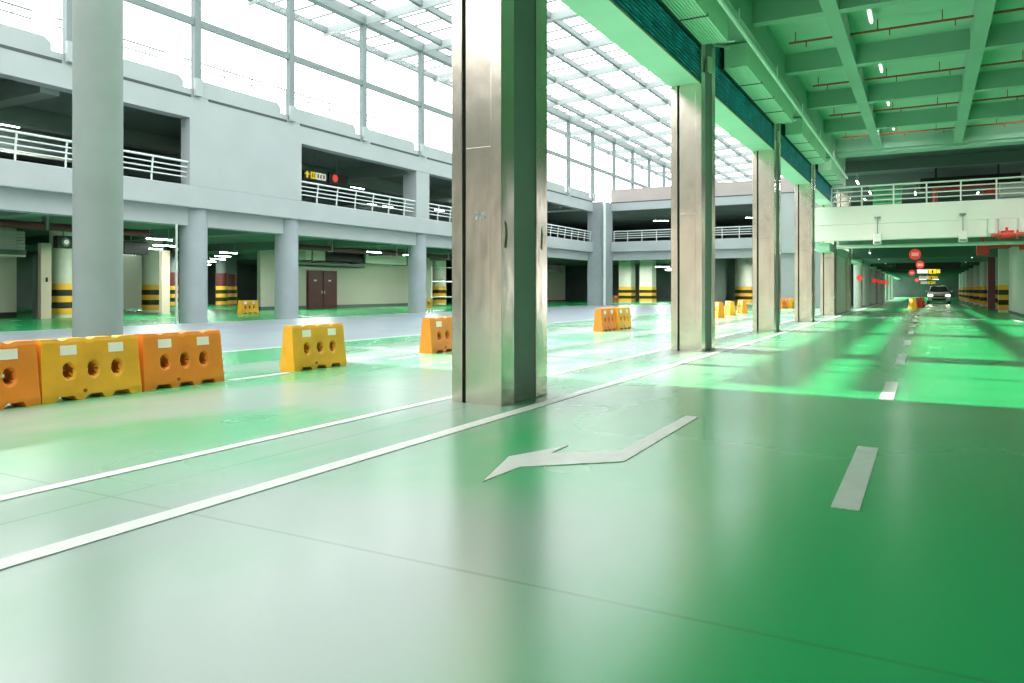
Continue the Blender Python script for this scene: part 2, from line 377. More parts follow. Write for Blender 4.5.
# unseen translucent roof, added to soften the light ahead of the skylight
r = MB(); r.quad((-26.4, -22, zr(-26.4) + .5), (-4.7, -22, zr(-4.7) + .5), (-4.7, 11.6, zr(-4.7) + .5), (-26.4, 11.6, zr(-26.4) + .5)); struct(r, 'ceiling', 'diffuser')
trim(MB().box(-4.72, -4.5, -14, 124, 8.0, 15.8), 'wall')

# ------------------------------------------------------------------ setting: right hand building
struct(MB().box(-4.5, 12, -8, 38, 7.5, 7.9), 'ceiling', 'ceil')
for i, y in enumerate([-0.1, 4.2, 8.5, 12.8, 17.1, 21.4, 25.8, 30.1, 34.4]):
    trim(MB().box(-3.3, 12, y - .28, y, 7.0, 7.5), 'ceil_beam')
for x in (-1.88, 0.90, 3.75):
    trim(MB().box(x, x + .30, -8, 34.1, 6.98, 7.5), 'ceil_beam')
trim(MB().box(-4.5, -3.3, -8, 38, 6.75, 7.5), 'ceil_beam')
trim(MB().box(-4.0, 12, 34.4, 35.2, 6.9, 7.6), 'ceil_beam')
struct(MB().box(12, 12.3, -8, 40, 0, 8), 'wall_right', 'ceil_beam')
struct(MB().box(-3.2, 12, -8.3, -8, 2.6, 7.9), 'wall_front', 'int_beam')  # unseen wall added to keep daylight off the ceiling beam faces
# bridge slab across the lane
trim(MB().box(-4.7, 12, 38, 38.5, 4.26, 5.1), 'slab', bevel=0.02)
trim(MB().box(-4.7, 12, 38.06, 38.7, 3.55, 4.26), 'slab')
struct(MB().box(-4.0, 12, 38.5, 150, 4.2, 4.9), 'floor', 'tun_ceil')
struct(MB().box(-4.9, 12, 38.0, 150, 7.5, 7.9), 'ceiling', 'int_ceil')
struct(MB().box(-4.9, 12, 70, 70.3, 4.9, 7.5), 'wall_upper', 'int_dark')
struct(MB().box(-9, 12, 150, 150.3, 0, 8), 'wall_tunnel', 'int_dark')
# tunnel beams
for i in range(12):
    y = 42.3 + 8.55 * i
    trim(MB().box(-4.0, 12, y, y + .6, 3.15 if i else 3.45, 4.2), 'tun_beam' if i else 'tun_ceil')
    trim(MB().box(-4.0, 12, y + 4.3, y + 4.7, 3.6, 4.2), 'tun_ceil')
# right wall of the lane with a banded pier
struct(MB().box(3.97, 4.5, 40, 50, .12, 3.55), 'wall_right', 'tun_col')
struct(MB().box(3.95, 4.5, 40, 50, 0, .12), 'baseboard_right', 'int_dark')
struct(MB().box(10, 10.3, 50, 150, 0, 4.2), 'wall_right', 'int_dark')
struct(MB().box(-16, -15.7, 62, 150, 0, 4.2), 'wall_tunnel', 'int_dark')

# ------------------------------------------------------------------ steel columns
def make_steel_column(label):
    t = thing('steel_column', label, 'column', (-4.3175, 7.62, 0), 'stainless steel clad columns')
    X0, X1, Ya, Yb, H = -4.635, -4.0, 7.06, 8.18, 7.0
    # corner claddings (L-shaped), each its own part
    a, dx, dy = .012, .135, .29
    def corner(sx, sy):
        cx, cy = (X0 if sx < 0 else X1), (Ya if sy < 0 else Yb)
        ix, iy = -sx, -sy
        pts = [(cx, cy), (cx + ix * dx, cy), (cx + ix * dx, cy + iy * .045), (cx + ix * .045, cy + iy * .045), (cx + ix * .045, cy + iy * dy), (cx, cy + iy * dy)]
        MB().prism(pts, 'z', 0, H).build('corner_cladding', 'steel', t, bevel=.006)
    for sx in (-1, 1):
        for sy in (-1, 1): corner(sx, sy)
    # recessed core
    MB().box(X0 + .06, X1 - .06, Ya + .06, Yb - .06, 0, H).build('core', 'groove', t)
    for sy, yy in ((-1, Ya), (1, Yb)):
        p = MB(); ya, yb = (yy + .012, yy + .07) if sy < 0 else (yy - .07, yy - .012)
        p.box(X0 + .175, X1 - .105 if sy < 0 else X1 - .175, ya, yb, 0, 2.81).box(X0 + .175, X1 - .105 if sy < 0 else X1 - .175, ya, yb, 2.816, H)
        p.build('front_panel' if sy < 0 else 'rear_panel', 'steel', t, bevel=.004)
    for sx, xx in ((-1, X0), (1, X1)):
        xa, xb = (xx + .022, xx + .07) if sx < 0 else (xx - .07, xx - .022)
        o = MB().box(xa, xb, Ya + dy, Yb - dy, 0, H).build('side_panel', 'grey_panel', t); o['label'] = 'matt grey recessed side panel'
    return t
col_y = [7.06, 15.28, 23.6, 31.9, 40.2, 48.5]
L_ = ['nearest stainless steel clad square column standing beside the white bent floor arrow',
      'second nearest stainless steel clad column along the white stripes',
      'third stainless steel clad column, standing between the second and the bridge',
      'fourth stainless steel clad column, standing just before the white bridge',
      'steel clad column just past the white bridge', 'pale steel clad column deeper under the bridge']
c0 = make_steel_column(L_[0])
cols = [c0] + [dup(c0, (-4.3175, y + .56, 0), 0, L_[i + 1]) for i, y in enumerate(col_y[1:])]
# marks only the nearest one has
def extra(mb, name, m): return mb.build(name, m, c0)
extra(MB().box(-4.335, -4.265, 7.069, 7.073, 2.02, 2.10), 'sticker', 'sticker')
extra(MB().box(-4.25, -4.20, 7.069, 7.073, 2.02, 2.10), 'sticker', 'sticker')
extra(MB().prism([(7.12, 1.72), (7.17, 1.70), (7.2, 1.85), (7.17, 1.97), (7.13, 2.0), (7.15, 1.86)], 'x', -4.0005, -3.998), 'rust_stain', 'rust')
extra(MB().prism([(8.0, 1.75), (8.04, 1.72), (8.06, 1.9), (8.03, 2.0), (8.01, 1.9)], 'x', -4.0005, -3.998), 'rust_stain', 'rust')

# beams, louvres and ribbed duct panels spanning from column to column
def make_bay(i, ya, yb, label_end):
    yc = (ya + yb) / 2
    t = thing('ceiling_soffit_beam', 'green soffit beam ' + label_end, 'beam', (-4.35, yc, 5.45), 'soffit beams between the steel columns')
    MB().box(-4.67, -4.14, ya, yb, 5.45, 5.6).build('soffit', 'green_paint', t); sf = C.objects[-1]
    MB().box(-4.67, -4.55, ya, yb, 5.6, 6.74).build('web', 'green_paint', t)
    MB().box(-4.14, -4.045, ya, yb, 5.45, 5.472).build('lip', 'green_paint', sf)
    MB().box(-4.045, -4.035, ya, yb, 5.45, 5.485).build('edge_trim', 'brass', sf)
    t = thing('louvre_screen', 'blue louvre screen ' + label_end, 'louvre', (-4.1, yc, 5.6), 'louvre screens')
    MB().box(-4.12, -4.09, ya, yb, 5.48, 6.75).build('backing_panel', 'louvre', t); bk = C.objects[-1]
    s = MB()
    for q in range(10):
        z = 5.49 + q * .072
        s.prism([(-4.09, z + .014), (-4.05, z), (-4.05, z + .018), (-4.09, z + .034)], 'y', ya, yb)
    s.build('slats', 'louvre_line', bk)
    t = thing('ribbed_duct', 'pale green ribbed duct panel high up ' + label_end, 'duct', (-3.76, yc, 6.2), 'ribbed ducts')
    a, b = ya + .75, yb - .03
    p = MB(); prof = []
    n = 9; x0, x1 = -3.98, -3.47
    for q in range(n):
        u = x0 + (x1 - x0) * q / n; d = (x1 - x0) / n
        prof += [(u, 6.20), (u + d * .72, 6.20), (u + d * .76, 6.245), (u + d * .96, 6.245)]
    prof += [(x1, 6.20), (x1, 6.72), (x0, 6.72)]
    p.prism(prof, 'y', a, b); rp = p.build('ribbed_panel', 'rib', t)
    nseg = 4
    for q in range(1, nseg):
        y = a + (b - a) * q / nseg
        MB().box(x0 - .01, x1 + .005, y - .025, y + .025, 6.192, 6.24).build('seam', 'groove', rp)
    MB().box(x0 - .06, x0, a, b, 6.2, 6.25).build('edge_channel', 'groove', t)
ends = ['between the first and second steel columns', 'between the second and third steel columns', 'between the third and fourth steel columns', 'beside the bridge railing']
for i in range(4): make_bay(i, col_y[i] + 1.12, col_y[i + 1], ends[i])
# same beam line carried on toward and behind the viewpoint
trim(MB().box(-4.67, -4.06, -8, 7.06, 5.45, 6.75), 'green_paint')
t = thing('ceiling_pipe', 'long pale pipe running under the green ceiling beside the ribbed ducts', 'pipe', (-3.2, 20, 6.38))
MB().tube([(-3.22, -4, 6.40), (-3.22, 38, 6.40)], .045, 10).build('pipe', 'pipe_pale', t, smooth=True)
for y in [6.5 + 4.3 * i for i in range(8)]:
    MB().box(-3.232, -3.208, y, y + .025, 6.34, 6.75).build('hanger', 'pipe_pale', t)
for i, y in enumerate(col_y[1:4]):
    t = thing('ceiling_bracket', 'small pale bracket beside the top of the %s steel column' % ['second', 'third', 'fourth'][i], 'bracket', (-3.75, y + .6, 6.3), 'pipe brackets')
    MB().tube([(-3.94, y + .62, 6.42), (-3.48, y + .62, 6.40)], .03).build('arm', 'chrome', t)
    MB().tube([(-3.9, y + .62, 6.36), (-3.6, y + .62, 6.28)], .025).build('strut', 'chrome', t)
    MB().box(-3.955, -3.90, y + .3, y + .5, 5.75, 6.05).build('junction_box', 'cream', t)

# ------------------------------------------------------------------ coffer pipes and lights
def sprinkler(y, xa, xb, m, label):
    t = thing('sprinkler_pipe', label, 'pipe', ((xa + xb) / 2, y, 7.05), 'sprinkler pipes under the green ceiling')
    pp = MB().tube([(xa, y, 7.25), (xb, y, 7.25)], .028, 8).build('pipe', m, t, smooth=True)
    for x in [v for v in (-2.8, -1.0, 0.3, 2.2, 3.4) if xa - .1 <= v <= xb + .1]:
        MB().tube([(x, y, 7.25), (x, y, 7.5)], .012, 6).build('hanger', m, t)
        h = MB().tube([(x + .25, y, 7.25), (x + .25, y, 7.1)], .014, 6).build('sprinkler_head', 'pipe_red', pp)
rowl = ['nearest visible coffer row', 'second coffer row', 'third coffer row', 'fourth coffer row', 'last coffer row before the bridge']
for i, y in enumerate([15.2, 19.4, 23.8, 28.1, 32.4]):
    sprinkler(y, -2.95, 6.5, 'pipe_red', 'thin dark red sprinkler pipe crossing the %s' % rowl[i])
t = thing('sprinkler_pipe', 'thin red sprinkler branch pipe along the lane in the nearest coffer', 'pipe', (0, 15.2, 7.08), 'sprinkler pipes under the green ceiling')
MB().tube([(0.02, 14.2, 7.31), (0.02, 16.5, 7.31)], .028).build('pipe', 'pipe_red', t)

def make_tube(length, name='ceiling_tube_light', glow='tube'):
    t = thing(name, 'x', 'light', (0, 0, 0))
    hs = MB().box(-length / 2, length / 2, -.05, .05, 0.0, .05).build('housing', 'white_steel', t)
    MB().tube([(-length / 2 + .03, 0, -.022), (length / 2 - .03, 0, -.022)], .024, 8).build('tube', glow, hs)
    for s in (-1, 1):
        MB().tube([(s * length * .35, 0, .05), (s * length * .35, 0, .45)], .008, 5).build('rod', 'white_steel', t)
    return t
tube0 = make_tube(1.3)
def put(proto, used, loc, rz, label, group):
    o = proto if not used else dup(proto, loc, rz, label)
    o.location = loc; o.rotation_euler.z = rz; o['label'] = label; o['group'] = group; return o
coffer0 = make_tube(.9, 'ceiling_coffer_light', 'tube_warm')
first = [True]
def tube(loc, rz, label, group):
    o = put(tube0, not first[0], loc, rz, label, group); first[0] = False; return o
for y in (19.2, 23.6, 27.9, 32.2):
    put(coffer0, y > 20, (-1.1, y - .75, 7.3), PI / 2, 'white tube light fixed in a coffer of the green ceiling', 'coffer lights')

# ------------------------------------------------------------------ railings
def railing(p0, p1, zb, nposts, label, group, curve=(0, 0), rails=(0.87, .67, .49, .31), r=.032, m='white_steel'):
    p0, p1 = Vector((*p0, 0)), Vector((*p1, 0)); mid = (p0 + p1) / 2
    t = thing('railing', label, 'railing', (mid.x, mid.y, zb), group)
    cv = Vector((*curve, 0))
    for q, z in enumerate(rails):
        off = cv * (1 - (z / rails[0]) ** 2)
        MB().tube([p0 + off + Vector((0, 0, zb + z)), p1 + off + Vector((0, 0, zb + z))], r * (1.25 if q == 0 else .85), 8).build('rail', m, t, smooth=True)
    for i in range(nposts):
        b = p0.lerp(p1, (i + .02 if i == 0 else i - .02 if i == nposts - 1 else i) / (nposts - 1))
        pts = [b + cv * (1 - (s / 5) ** 2) * 1 + Vector((0, 0, zb + rails[0] * s / 5)) for s in range(6)]
        MB().tube(pts, r * 1.05, 8).build('post', m, t, smooth=True)
    return t
cvx = (-0.10, 0)
railing((-24.12, -4), (-24.12, 19.0), 5.15, 16, 'white railing on the upper deck left of the blank facade wall', 'upper deck railings', cvx)
railing((-24.12, 24.5), (-24.12, 33.6), 5.15, 8, 'white railing on the upper deck right of the blank facade wall', 'upper deck railings', cvx)
railing((-24.12, 34.2), (-24.12, 42.9), 5.15, 8, 'white upper deck railing partly behind the nearest steel column', 'upper deck railings', cvx)
railing((-24.12, 43.8), (-24.12, 57.5), 5.15, 12, 'white upper deck railing between the nearest steel column and the far corner', 'upper deck railings', cvx)
railing((-22.8, 59.15), (-16.7, 59.15), 5.22, 6, 'white railing on the far end deck left of the second steel column', 'upper deck railings')
railing((-15.2, 59.15), (-10.0, 59.15), 5.22, 5, 'white railing on the far end deck right of the second steel column', 'upper deck railings')
railing((-3.93, 38.15), (5.2, 38.15), 5.1, 8, 'long white railing on top of the bridge across the lane', 'bridge railing', (0, 0), (.9, .68, .46, .24), .032, 'rail_white')

# ------------------------------------------------------------------ facade columns
def round_column(x, y, r, h, label, m='column_paint', group='round facade columns', name='round_column', bands=False):
    o = MB().lathe(x, y, [(r, 0), (r, h)], 40).build(name, m, smooth=True)
    return tag(o, label, 'column', group)
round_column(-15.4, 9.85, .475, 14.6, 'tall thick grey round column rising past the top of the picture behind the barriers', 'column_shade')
round_column(-24.62, 19.55, .5, 4.33, 'grey round facade column right of the tall thick column', bands=False)
round_column(-24.62, 24.35, .5, 4.33, 'grey round facade column left of the maroon double door')
round_column(-24.62, 34.05, .5, 4.33, 'grey round facade column right of the maroon double door')
round_column(-24.62, 43.4, .5, 4.33, 'grey round facade column hidden mostly behind the nearest steel column')
tag(MB().tube([(-24.3, 18.55, 0), (-24.3, 18.55, 3.68)], .045).build('drain_pipe', 'chrome'), 'thin pale vertical pipe beside the grey round facade column', 'pipe')
tag(MB().tube([(-22.95, 57.45, 0), (-22.95, 57.45, 8.4)], .12, 10).build('drain_pipe', 'white_steel', smooth=True), 'pale vertical drain pipe in the far atrium corner', 'pipe')

# ------------------------------------------------------------------ barriers
def make_barrier(m, label):
    t = thing('traffic_barrier', label, 'barrier', (0, 0, 0), 'plastic traffic barriers')
    Lh, H = .58, .70
    nx, nz = 72, 40
    holes = [(-.29, .335), (0.0, .335), (.29, .335)]
    def zb(x):
        for c in (-.33, 0.0, .33):
            d = abs(x - c)
            if d < .12: return .055 * min(1, (.12 - d) / .035)
        return 0
    def zt(x):
        d = 0
        for c in (-.34, -.02, .30):
            e = abs(x - c)
            if e < .06: d = max(d, .022 * (1 - (e / .06) ** 2))
        return H - d
    def hw(z):
        k = z / H
        return .158 if k < .12 else .158 - .068 * ((k - .12) / .88) ** .8
    me_v, me_f, mi = [], [], []
    def idx(s, i, j): return s * (nx + 1) * (nz + 1) + i * (nz + 1) + j
    pin = set()
    for s, sg in ((0, -1), (1, 1)):
        for i in range(nx + 1):
            u = -1 + 2 * i / nx
            for j in range(nz + 1):
                k = j / nz
                x = Lh * u * (1.0 + .03 * (1 - k))
                z = zb(x) + (zt(x) - zb(x)) * k
                y = hw(z)
                if abs(u) > .985: y *= .96
                if k > .97: y -= .012
                dep = 0
                for hx, hz in holes:
                    dx = (x - hx) ; dz = z - hz
                    q = math.sqrt((dx / .075) ** 2 + (dz / .105) ** 2)
                    if q < 1: dep = max(dep, min(1, (1 - q) * 1.9))
                y = y * (1 - .93 * dep * dep * (3 - 2 * dep))
                me_v.append((x, sg * y, z))
    for s in (0, 1):
        for i in range(nx):
            for j in range(nz):
                f = (idx(s, i, j), idx(s, i + 1, j), idx(s, i + 1, j + 1), idx(s, i, j + 1))
                cx = sum(me_v[q][0] for q in f) / 4; cz = sum(me_v[q][2] for q in f) / 4
                if any(((cx - hx) / .022) ** 2 + ((cz - hz) / .028) ** 2 < 1 for hx, hz in holes): continue
                me_f.append(f if s == 0 else f[::-1])
                mi.append(1 if any(((cx - hx) / .058) ** 2 + ((cz - hz) / .082) ** 2 < 1 for hx, hz in holes) else 0)
    for i in range(nx):
        me_f.append((idx(0, i, nz), idx(0, i + 1, nz), idx(1, i + 1, nz), idx(1, i, nz)))
        me_f.append((idx(1, i, 0), idx(1, i + 1, 0), idx(0, i + 1, 0), idx(0, i, 0)))
    for j in range(nz):
        me_f.append((idx(1, 0, j), idx(0, 0, j), idx(0, 0, j + 1), idx(1, 0, j + 1)))
        me_f.append((idx(0, nx, j), idx(1, nx, j), idx(1, nx, j + 1), idx(0, nx, j + 1)))
    mb = MB(); mb.add(me_v, me_f); mb.mi = mi + [0] * (len(me_f) - len(mi)); bdy = mb.build('body', [m, 'hole'], t, smooth=True)
    # reflective stickers, two per side, lying on the sloping face
    for sg in (-1, 1):
        for cx in (-.285, .285):
            s = MB(); z0, z1 = .515, .625
            s.add([(cx - .095, sg * (hw(z0) + .004), z0), (cx + .095, sg * (hw(z0) + .004), z0), (cx + .095, sg * (hw(z1) + .004), z1), (cx - .095, sg * (hw(z1) + .004), z1)], [(0, 1, 2, 3)])
            s.build('reflective_sticker', 'reflective', t)
    # end latch and plug
    MB().tube([(Lh - .02, 0, .5), (Lh + .025, 0, .5)], .05, 12).build('connector', m, bdy)
    MB().tube([(-.12, -.165, .1), (-.12, -.148, .1)], .022, 10).build('drain_plug', 'hole', bdy)
    return t
bo = make_barrier('orange', 'orange plastic barrier at the picture edge, first of the touching three')
bo.location = (-8.62, 4.17, 0); bo.rotation_euler.z = PI / 2
ba = make_barrier('amber', 'amber dirty plastic barrier in the middle of the touching row of three')
ba.location = (-8.62, 5.38, 0); ba.rotation_euler.z = PI / 2
dup(bo, (-8.62, 6.62, 0), PI / 2 - .02, 'orange plastic barrier ending the touching row of three, nearest the lone amber one')
dup(ba, (-8.62, 9.13, 0), PI / 2, 'lone amber plastic barrier on the floor in front of the maroon double door')
dup(bo, (-8.66, 12.85, 0), PI / 2, 'orange plastic barrier partly hidden behind the nearest steel column')
dup(bo, (-8.68, 21.8, 0), PI / 2, 'orange half of the touching pair of barriers before the far end deck')
dup(ba, (-8.62, 23.0, 0), PI / 2, 'amber half of the touching pair of barriers before the far end deck')
for (x, y, p, lab) in [(-8.35, 34.8, bo, 'orange barrier seen end-on, half hidden behind the second steel column'),
                       (-8.6, 38.2, ba, 'amber barrier seen end-on between the second and third steel columns, nearer one'),
                       (-8.75, 41.8, bo, 'orange barrier seen end-on just left of the third steel column')]:
    dup(p, (x, y, 0), math.atan2(y, x) + .22, lab)
for (x, y, p, a, lab) in [(-8.6, 54.0, bo, 1.4, 'distant orange barrier just right of the third steel column'),
                       (-8.1, 55.0, ba, 1.4, 'distant amber barrier just left of the fourth steel column'),
                       (-6.9, 62.0, bo, 1.4, 'distant orange barrier glimpsed just right of the fourth steel column'),
                       (-31.7, 28.6, ba, PI / 2, 'amber barrier inside the left ground floor between two facade columns'),
                       (-30.5, 43.0, ba, 1.2, 'amber barrier inside the ground floor just right of the banded corner column'),
                       (-29.0, 46.5, bo, 1.2, 'orange barrier inside the ground floor beside the nearest steel column'),
                       (-27.0, 71.0, bo, 1.2, 'orange barrier inside the far ground floor by the striped columns'),
                       (-0.85, 57.0, ba, 1.75, 'orange barrier on the lane centre line under the bridge, nearest of its row'),]:
    dup(p, (x, y, 0), a, lab)
br = make_barrier('red', 'red barrier standing behind the orange one on the lane centre line')
br.location = (-.62, 59.6, 0); br.rotation_euler.z = 1.5
dup(br, (-.35, 62.4, 0), 1.45, 'second red barrier further along the lane centre line')

# ------------------------------------------------------------------ banded columns
def banded(x, y, r, h, label, group, m='int_col', square=False, bh=.95):
    t = thing('banded_column', label, 'column', (x, y, 0), group)
    def seg(name, mm, rr, z0, z1):
        if square: return MB().box(x - rr, x + rr, y - rr, y + rr, z0, z1).build(name, mm, t)
        return MB().lathe(x, y, [(rr, z0), (rr, z1)], 28).build(name, mm, t, smooth=True)
    seg('shaft', m, r, 0, h)
    for q in range(4):
        z0 = .12 + q * (bh - .12) / 4
        seg('stripe', 'yellow' if q % 2 == 0 else 'black', r + .012, z0, z0 + (bh - .12) / 4)
    return t
def band5(x, y, r, h, label, group, m='int_col', square=False):
    t = thing('banded_column', label, 'column', (x, y, 0), group)
    def seg(name, mm, rr, z0, z1):
        if square: return MB().box(x - rr, x + rr, y - rr, y + rr, z0, z1).build(name, mm, t)
        return MB().lathe(x, y, [(rr, z0), (rr, z1)], 28).build(name, mm, t, smooth=True)
    t = seg('shaft', m, r, 0, h)
    zs = [(.14, .42, 'yellow'), (.42, .70, 'black'), (.70, .98, 'yellow'), (.98, 1.26, 'black'), (1.26, 1.54, 'yellow')]
    for z0, z1, mm in zs: seg('stripe', mm, r + .012, z0, z1)
    return t.parent
G = 'striped ground floor columns'
band5(-34.6, 20.35, .45, 4.15, 'cream round column with yellow and black bands beside the rolled up shutter', G)
band5(-38.2, 27.6, .53, 4.15, 'cream round column with yellow and black bands right of the tall thick column', G)
band5(-36.4, 53.5, .6, 4.15, 'cream column with yellow and black bands at the end of the beige wall', G)
band5(-36.0, 36.2, .25, 4.15, 'striped corner column left of the maroon double door, mostly behind a facade column', G)
for (x, y) in [(-47, 35.5), (-46, 39), (-49, 42.5), (-48, 46.5), (-50, 33)]:
    t = band5(x, y, .42, 4.15, 'dim striped column with dark red upper wrap deep in the left ground floor', 'deep striped columns', 'int_dark')
    MB().lathe(x, y, [(.435, 1.54), (.435, 2.5)], 20).build('upper_wrap', 'maroon', t, smooth=True)
band5(-25.6, 70, .62, 4.15, 'left one of the wide cream striped columns under the far end deck', G, square=True)
band5(-23.5, 70, .62, 4.15, 'right one of the wide cream striped columns under the far end deck', G, square=True)
band5(-14.2, 68.5, .75, 4.15, 'cream striped column seen between the second and third steel columns', G)
for i in range(7):
    y = 59.5 + 8.5 * i
    band5(3.85, y, .33, 3.6, 'striped column along the right side of the lane under the bridge', 'right hand lane columns', 'tun_col')
t = thing('banded_pier', 'pale wall end pier with yellow and black bands beside the lane', 'pier', (3.75, 50.2, 0))
MB().box(3.5, 4.0, 50, 50.5, 0, 3.55).build('shaft', 'tun_col', t)
for z0, z1, mm in [(.14, .42, 'yellow'), (.42, .70, 'black'), (.70, .98, 'yellow'), (.98, 1.26, 'black'), (1.26, 1.54, 'yellow')]:
    MB().box(3.49, 4.0, 49.985, 50.5, z0, z1).build('stripe', mm, t)
tag(MB().box(3.35, 3.75, 56.0, 56.4, 0, 3.6).build('dark_post', 'maroon', bevel=.01), 'dark narrow post between the banded pier and the striped columns', 'post')

# left hand tunnel columns with red signs on them
for i in range(8):
    y = 59.3 + 8.5 * i
    t = thing('lane_column', 'pale green round column along the left side of the lane under the bridge', 'column', (-4.35, y, 0), 'left hand lane columns')
    MB().lathe(-4.35, y, [(.27, 0), (.27, 4.2)], 24).build('shaft', 'tun_col', t, smooth=True)
    if i in (0, 2, 3, 4, 5):
        s = thing('round_sign', 'small round red sign fixed on a left hand lane column', 'sign', (-3.98, y - .3, 2.1), 'red signs on lane columns')
        MB().disc_y(-4.2, y - .36, y - .33, 2.1, .2).build('face', 'red_glow', s)
        MB().disc_y(-4.2, y - .33, y - .28, 2.1, .15).build('bracket', 'duct', s)
# wall panel beside the columns past the bridge, and the beam under it
trim(MB().box(-4.67, -4.05, 38.6, 150, 3.1, 3.5), 'green_paint')
trim(MB().box(-4.45, -4.2, 41.4, 48.5, 0, 3.1), 'tun_col')

# ------------------------------------------------------------------ left ground floor interior
struct(MB().box(-36.9, -36.6, 34.0, 52.8, .2, 4.15), 'wall_left', 'int_wall')
struct(MB().box(-36.9, -36.58, 34.0, 52.8, 0, .2), 'baseboard_left', 'int_dark')
d = struct(MB().box(-36.62, -36.5, 38.0, 40.9, 0.02, 2.58), 'door_1', 'maroon')
for a in (38.06, 39.48):
    f = struct(MB().box(-36.5, -36.46, a, a + 1.36, .04, 2.5), 'leaf', 'maroon', d, bevel=.01)
    struct(MB().box(-36.46, -36.42, a + (1.22 if a < 39 else .06), a + (1.28 if a < 39 else .12), 1.0, 1.2), 'handle', 'chrome', f)
    struct(MB().box(-36.46, -36.45, a + .5, a + .75, 1.85, 1.95), 'plate', 'cream', f)
t = thing('wall_duct', 'grey and cream box duct hung high on the beige wall above the maroon double door', 'duct', (-35.8, 41.5, 3.1))
MB().box(-36.5, -35.2, 36.5, 38.3, 3.2, 3.9).build('end_box', 'int_col', t, bevel=.02)
MB().box(-36.4, -35.3, 38.3, 42.3, 3.22, 3.85).build('dark_section', 'black', t)
MB().box(-36.5, -35.2, 42.3, 47.5, 3.18, 3.88).build('cream_section', 'cream', t, bevel=.02)
for y in (37, 42.3, 47.3): MB().box(-36.55, -35.15, y, y + .12, 3.14, 4.1).build('strap', 'duct', t)
t = thing('wall_mounted_cable_tray', 'dark cable tray under the box duct on the beige wall', 'cable tray', (-36.2, 40, 2.9))
MB().box(-36.55, -35.9, 36.6, 43.2, 2.85, 2.92).build('base', 'duct', t); MB().box(-35.94, -35.9, 36.6, 43.2, 2.85, 3.08).build('side', 'duct', t)
MB().box(-36.2, -35.92, 38, 41, 2.95, 3.12).build('cable_bundle', 'black', t)
# pale wall and rolled up shutter at far left
struct(MB().box(-36.4, -36.2, 8, 19.3, .25, 4.1), 'wall_left', 'int_wall')
struct(MB().box(-36.4, -36.18, 8, 19.3, 0, .25), 'baseboard_left', 'black')
t = thing('roller_shutter', 'rolled up slatted metal shutter over the pale wall beside the peach post', 'shutter', (-34.8, 14, 2.75))
s = MB()
for q in range(6): s.box(-34.85, -34.8 + .02 * (q % 2), 8, 18.9, 3.0 + q * .14, 3.12 + q * .14)
s.build('curtain', 'shutter', t); MB().box(-34.95, -34.7, 8, 18.9, 2.78, 3.0).build('bottom_bar', 'int_dark', t)
MB().box(-34.86, -34.74, 8, 18.9, 2.70, 2.78).build('edge_strip', 'cream', t)
t = thing('shutter_post', 'peach coloured shutter post left of the striped cream column', 'post', (-33.9, 19.2, 0))
MB().box(-34.0, -33.75, 19.0, 19.45, 0, 3.3).build('shaft', 'post', t, bevel=.01); MB().box(-33.76, -33.72, 19.2, 19.28, 1.6, 1.8).build('switch', 'black', t)
MB().box(-34.3, -34.02, 18.95, 19.3, 0, 2.8).build('guide_rail', 'int_dark', t)
t = thing('shutter_post', 'thin pale post right of the striped column behind the tall thick column', 'post', (-33.0, 24.6, 0))
MB().box(-33.1, -32.9, 24.3, 24.75, 0, 3.2).build('shaft', 'post', t); MB().box(-33.12, -32.88, 24.28, 24.77, 0, .12).build('base', 'chrome', t)
struct(MB().box(-41.2, -41.0, 24.5, 29.0, .15, 3.3), 'wall_left', 'int_wall')
for (x, y, z, lab) in [(-33.2, 19.65, 3.35, 'black wall lamp with round lens above the striped column near the shutter'), (-37.2, 28.25, 3.55, 'black lamp with round lens hung right of the striped column')]:
    t = thing('wall_lamp', lab, 'lamp', (x, y, z))
    MB().box(x - .2, x + .15, y - .35, y + .35, z - .27, z + .27).build('box', 'black', t, bevel=.03)
    mb = MB(); mb.rings([[(x + .16, y + .2 * math.cos(a), z + .2 * math.sin(a)) for a in [2 * PI * j / 20 for j in range(20)]], [(x + .22, y + .17 * math.cos(a), z + .17 * math.sin(a)) for a in [2 * PI * j / 20 for j in range(20)]]]); mb.build('ring', 'duct', t)
    MB().add([(x + .225, y + .1 * math.cos(2 * PI * j / 16), z + .1 * math.sin(2 * PI * j / 16)) for j in range(16)], [tuple(range(16))]).build('lens', 'white_glow', t)
    MB().tube([(x, y, z + .27), (x, y, 4.15)], .03).build('bracket', 'duct', t)
t = thing('hanging_box', 'black box unit hung from the ceiling just right of the tall thick column', 'box unit', (-34, 23.4, 3.0))
MB().box(-34.5, -33.6, 22.8, 24.1, 3.0, 3.6).build('case', 'black', t, bevel=.03); MB().tube([(-34, 23.4, 3.6), (-34, 23.4, 4.15)], .04).build('hanger', 'duct', t)
for (a, b, z, lab) in [(-4, 21.5, 3.72, 'thick maroon pipe under the ground floor ceiling left of the blank facade wall'), (30, 57, 3.6, 'thick maroon pipe under the ground floor ceiling behind the right hand facade columns')]:
    mp0 = t = thing('maroon_pipe', lab, 'pipe', (-30, (a + b) / 2, z))
    MB().tube([(-30, a, z), (-30, b, z)], .15, 12).build('pipe', 'pipe_maroon', t, smooth=True)
    for y in [a + 3 + 6 * i for i in range(int((b - a) / 6))]: MB().box(-30.17, -29.83, y, y + .1, z - .17, 4.15).build('hanger', 'duct', t)
mp0 = bpy.data.objects['maroon_pipe']
MB().tube([(-30, 14.0, 3.72), (-30, 15.2, 3.72)], .3, 16).build('pipe_fitting', 'pipe_red', mp0, smooth=True)
t = thing('pipe_railing', 'pale open pipe frame behind the facade column near the banded corner column', 'frame', (-33, 52, 0))
for z in (.7, 1.9, 3.0): MB().tube([(-33, 47.5, z), (-33, 57, z)], .04).build('rail', 'chrome', t)
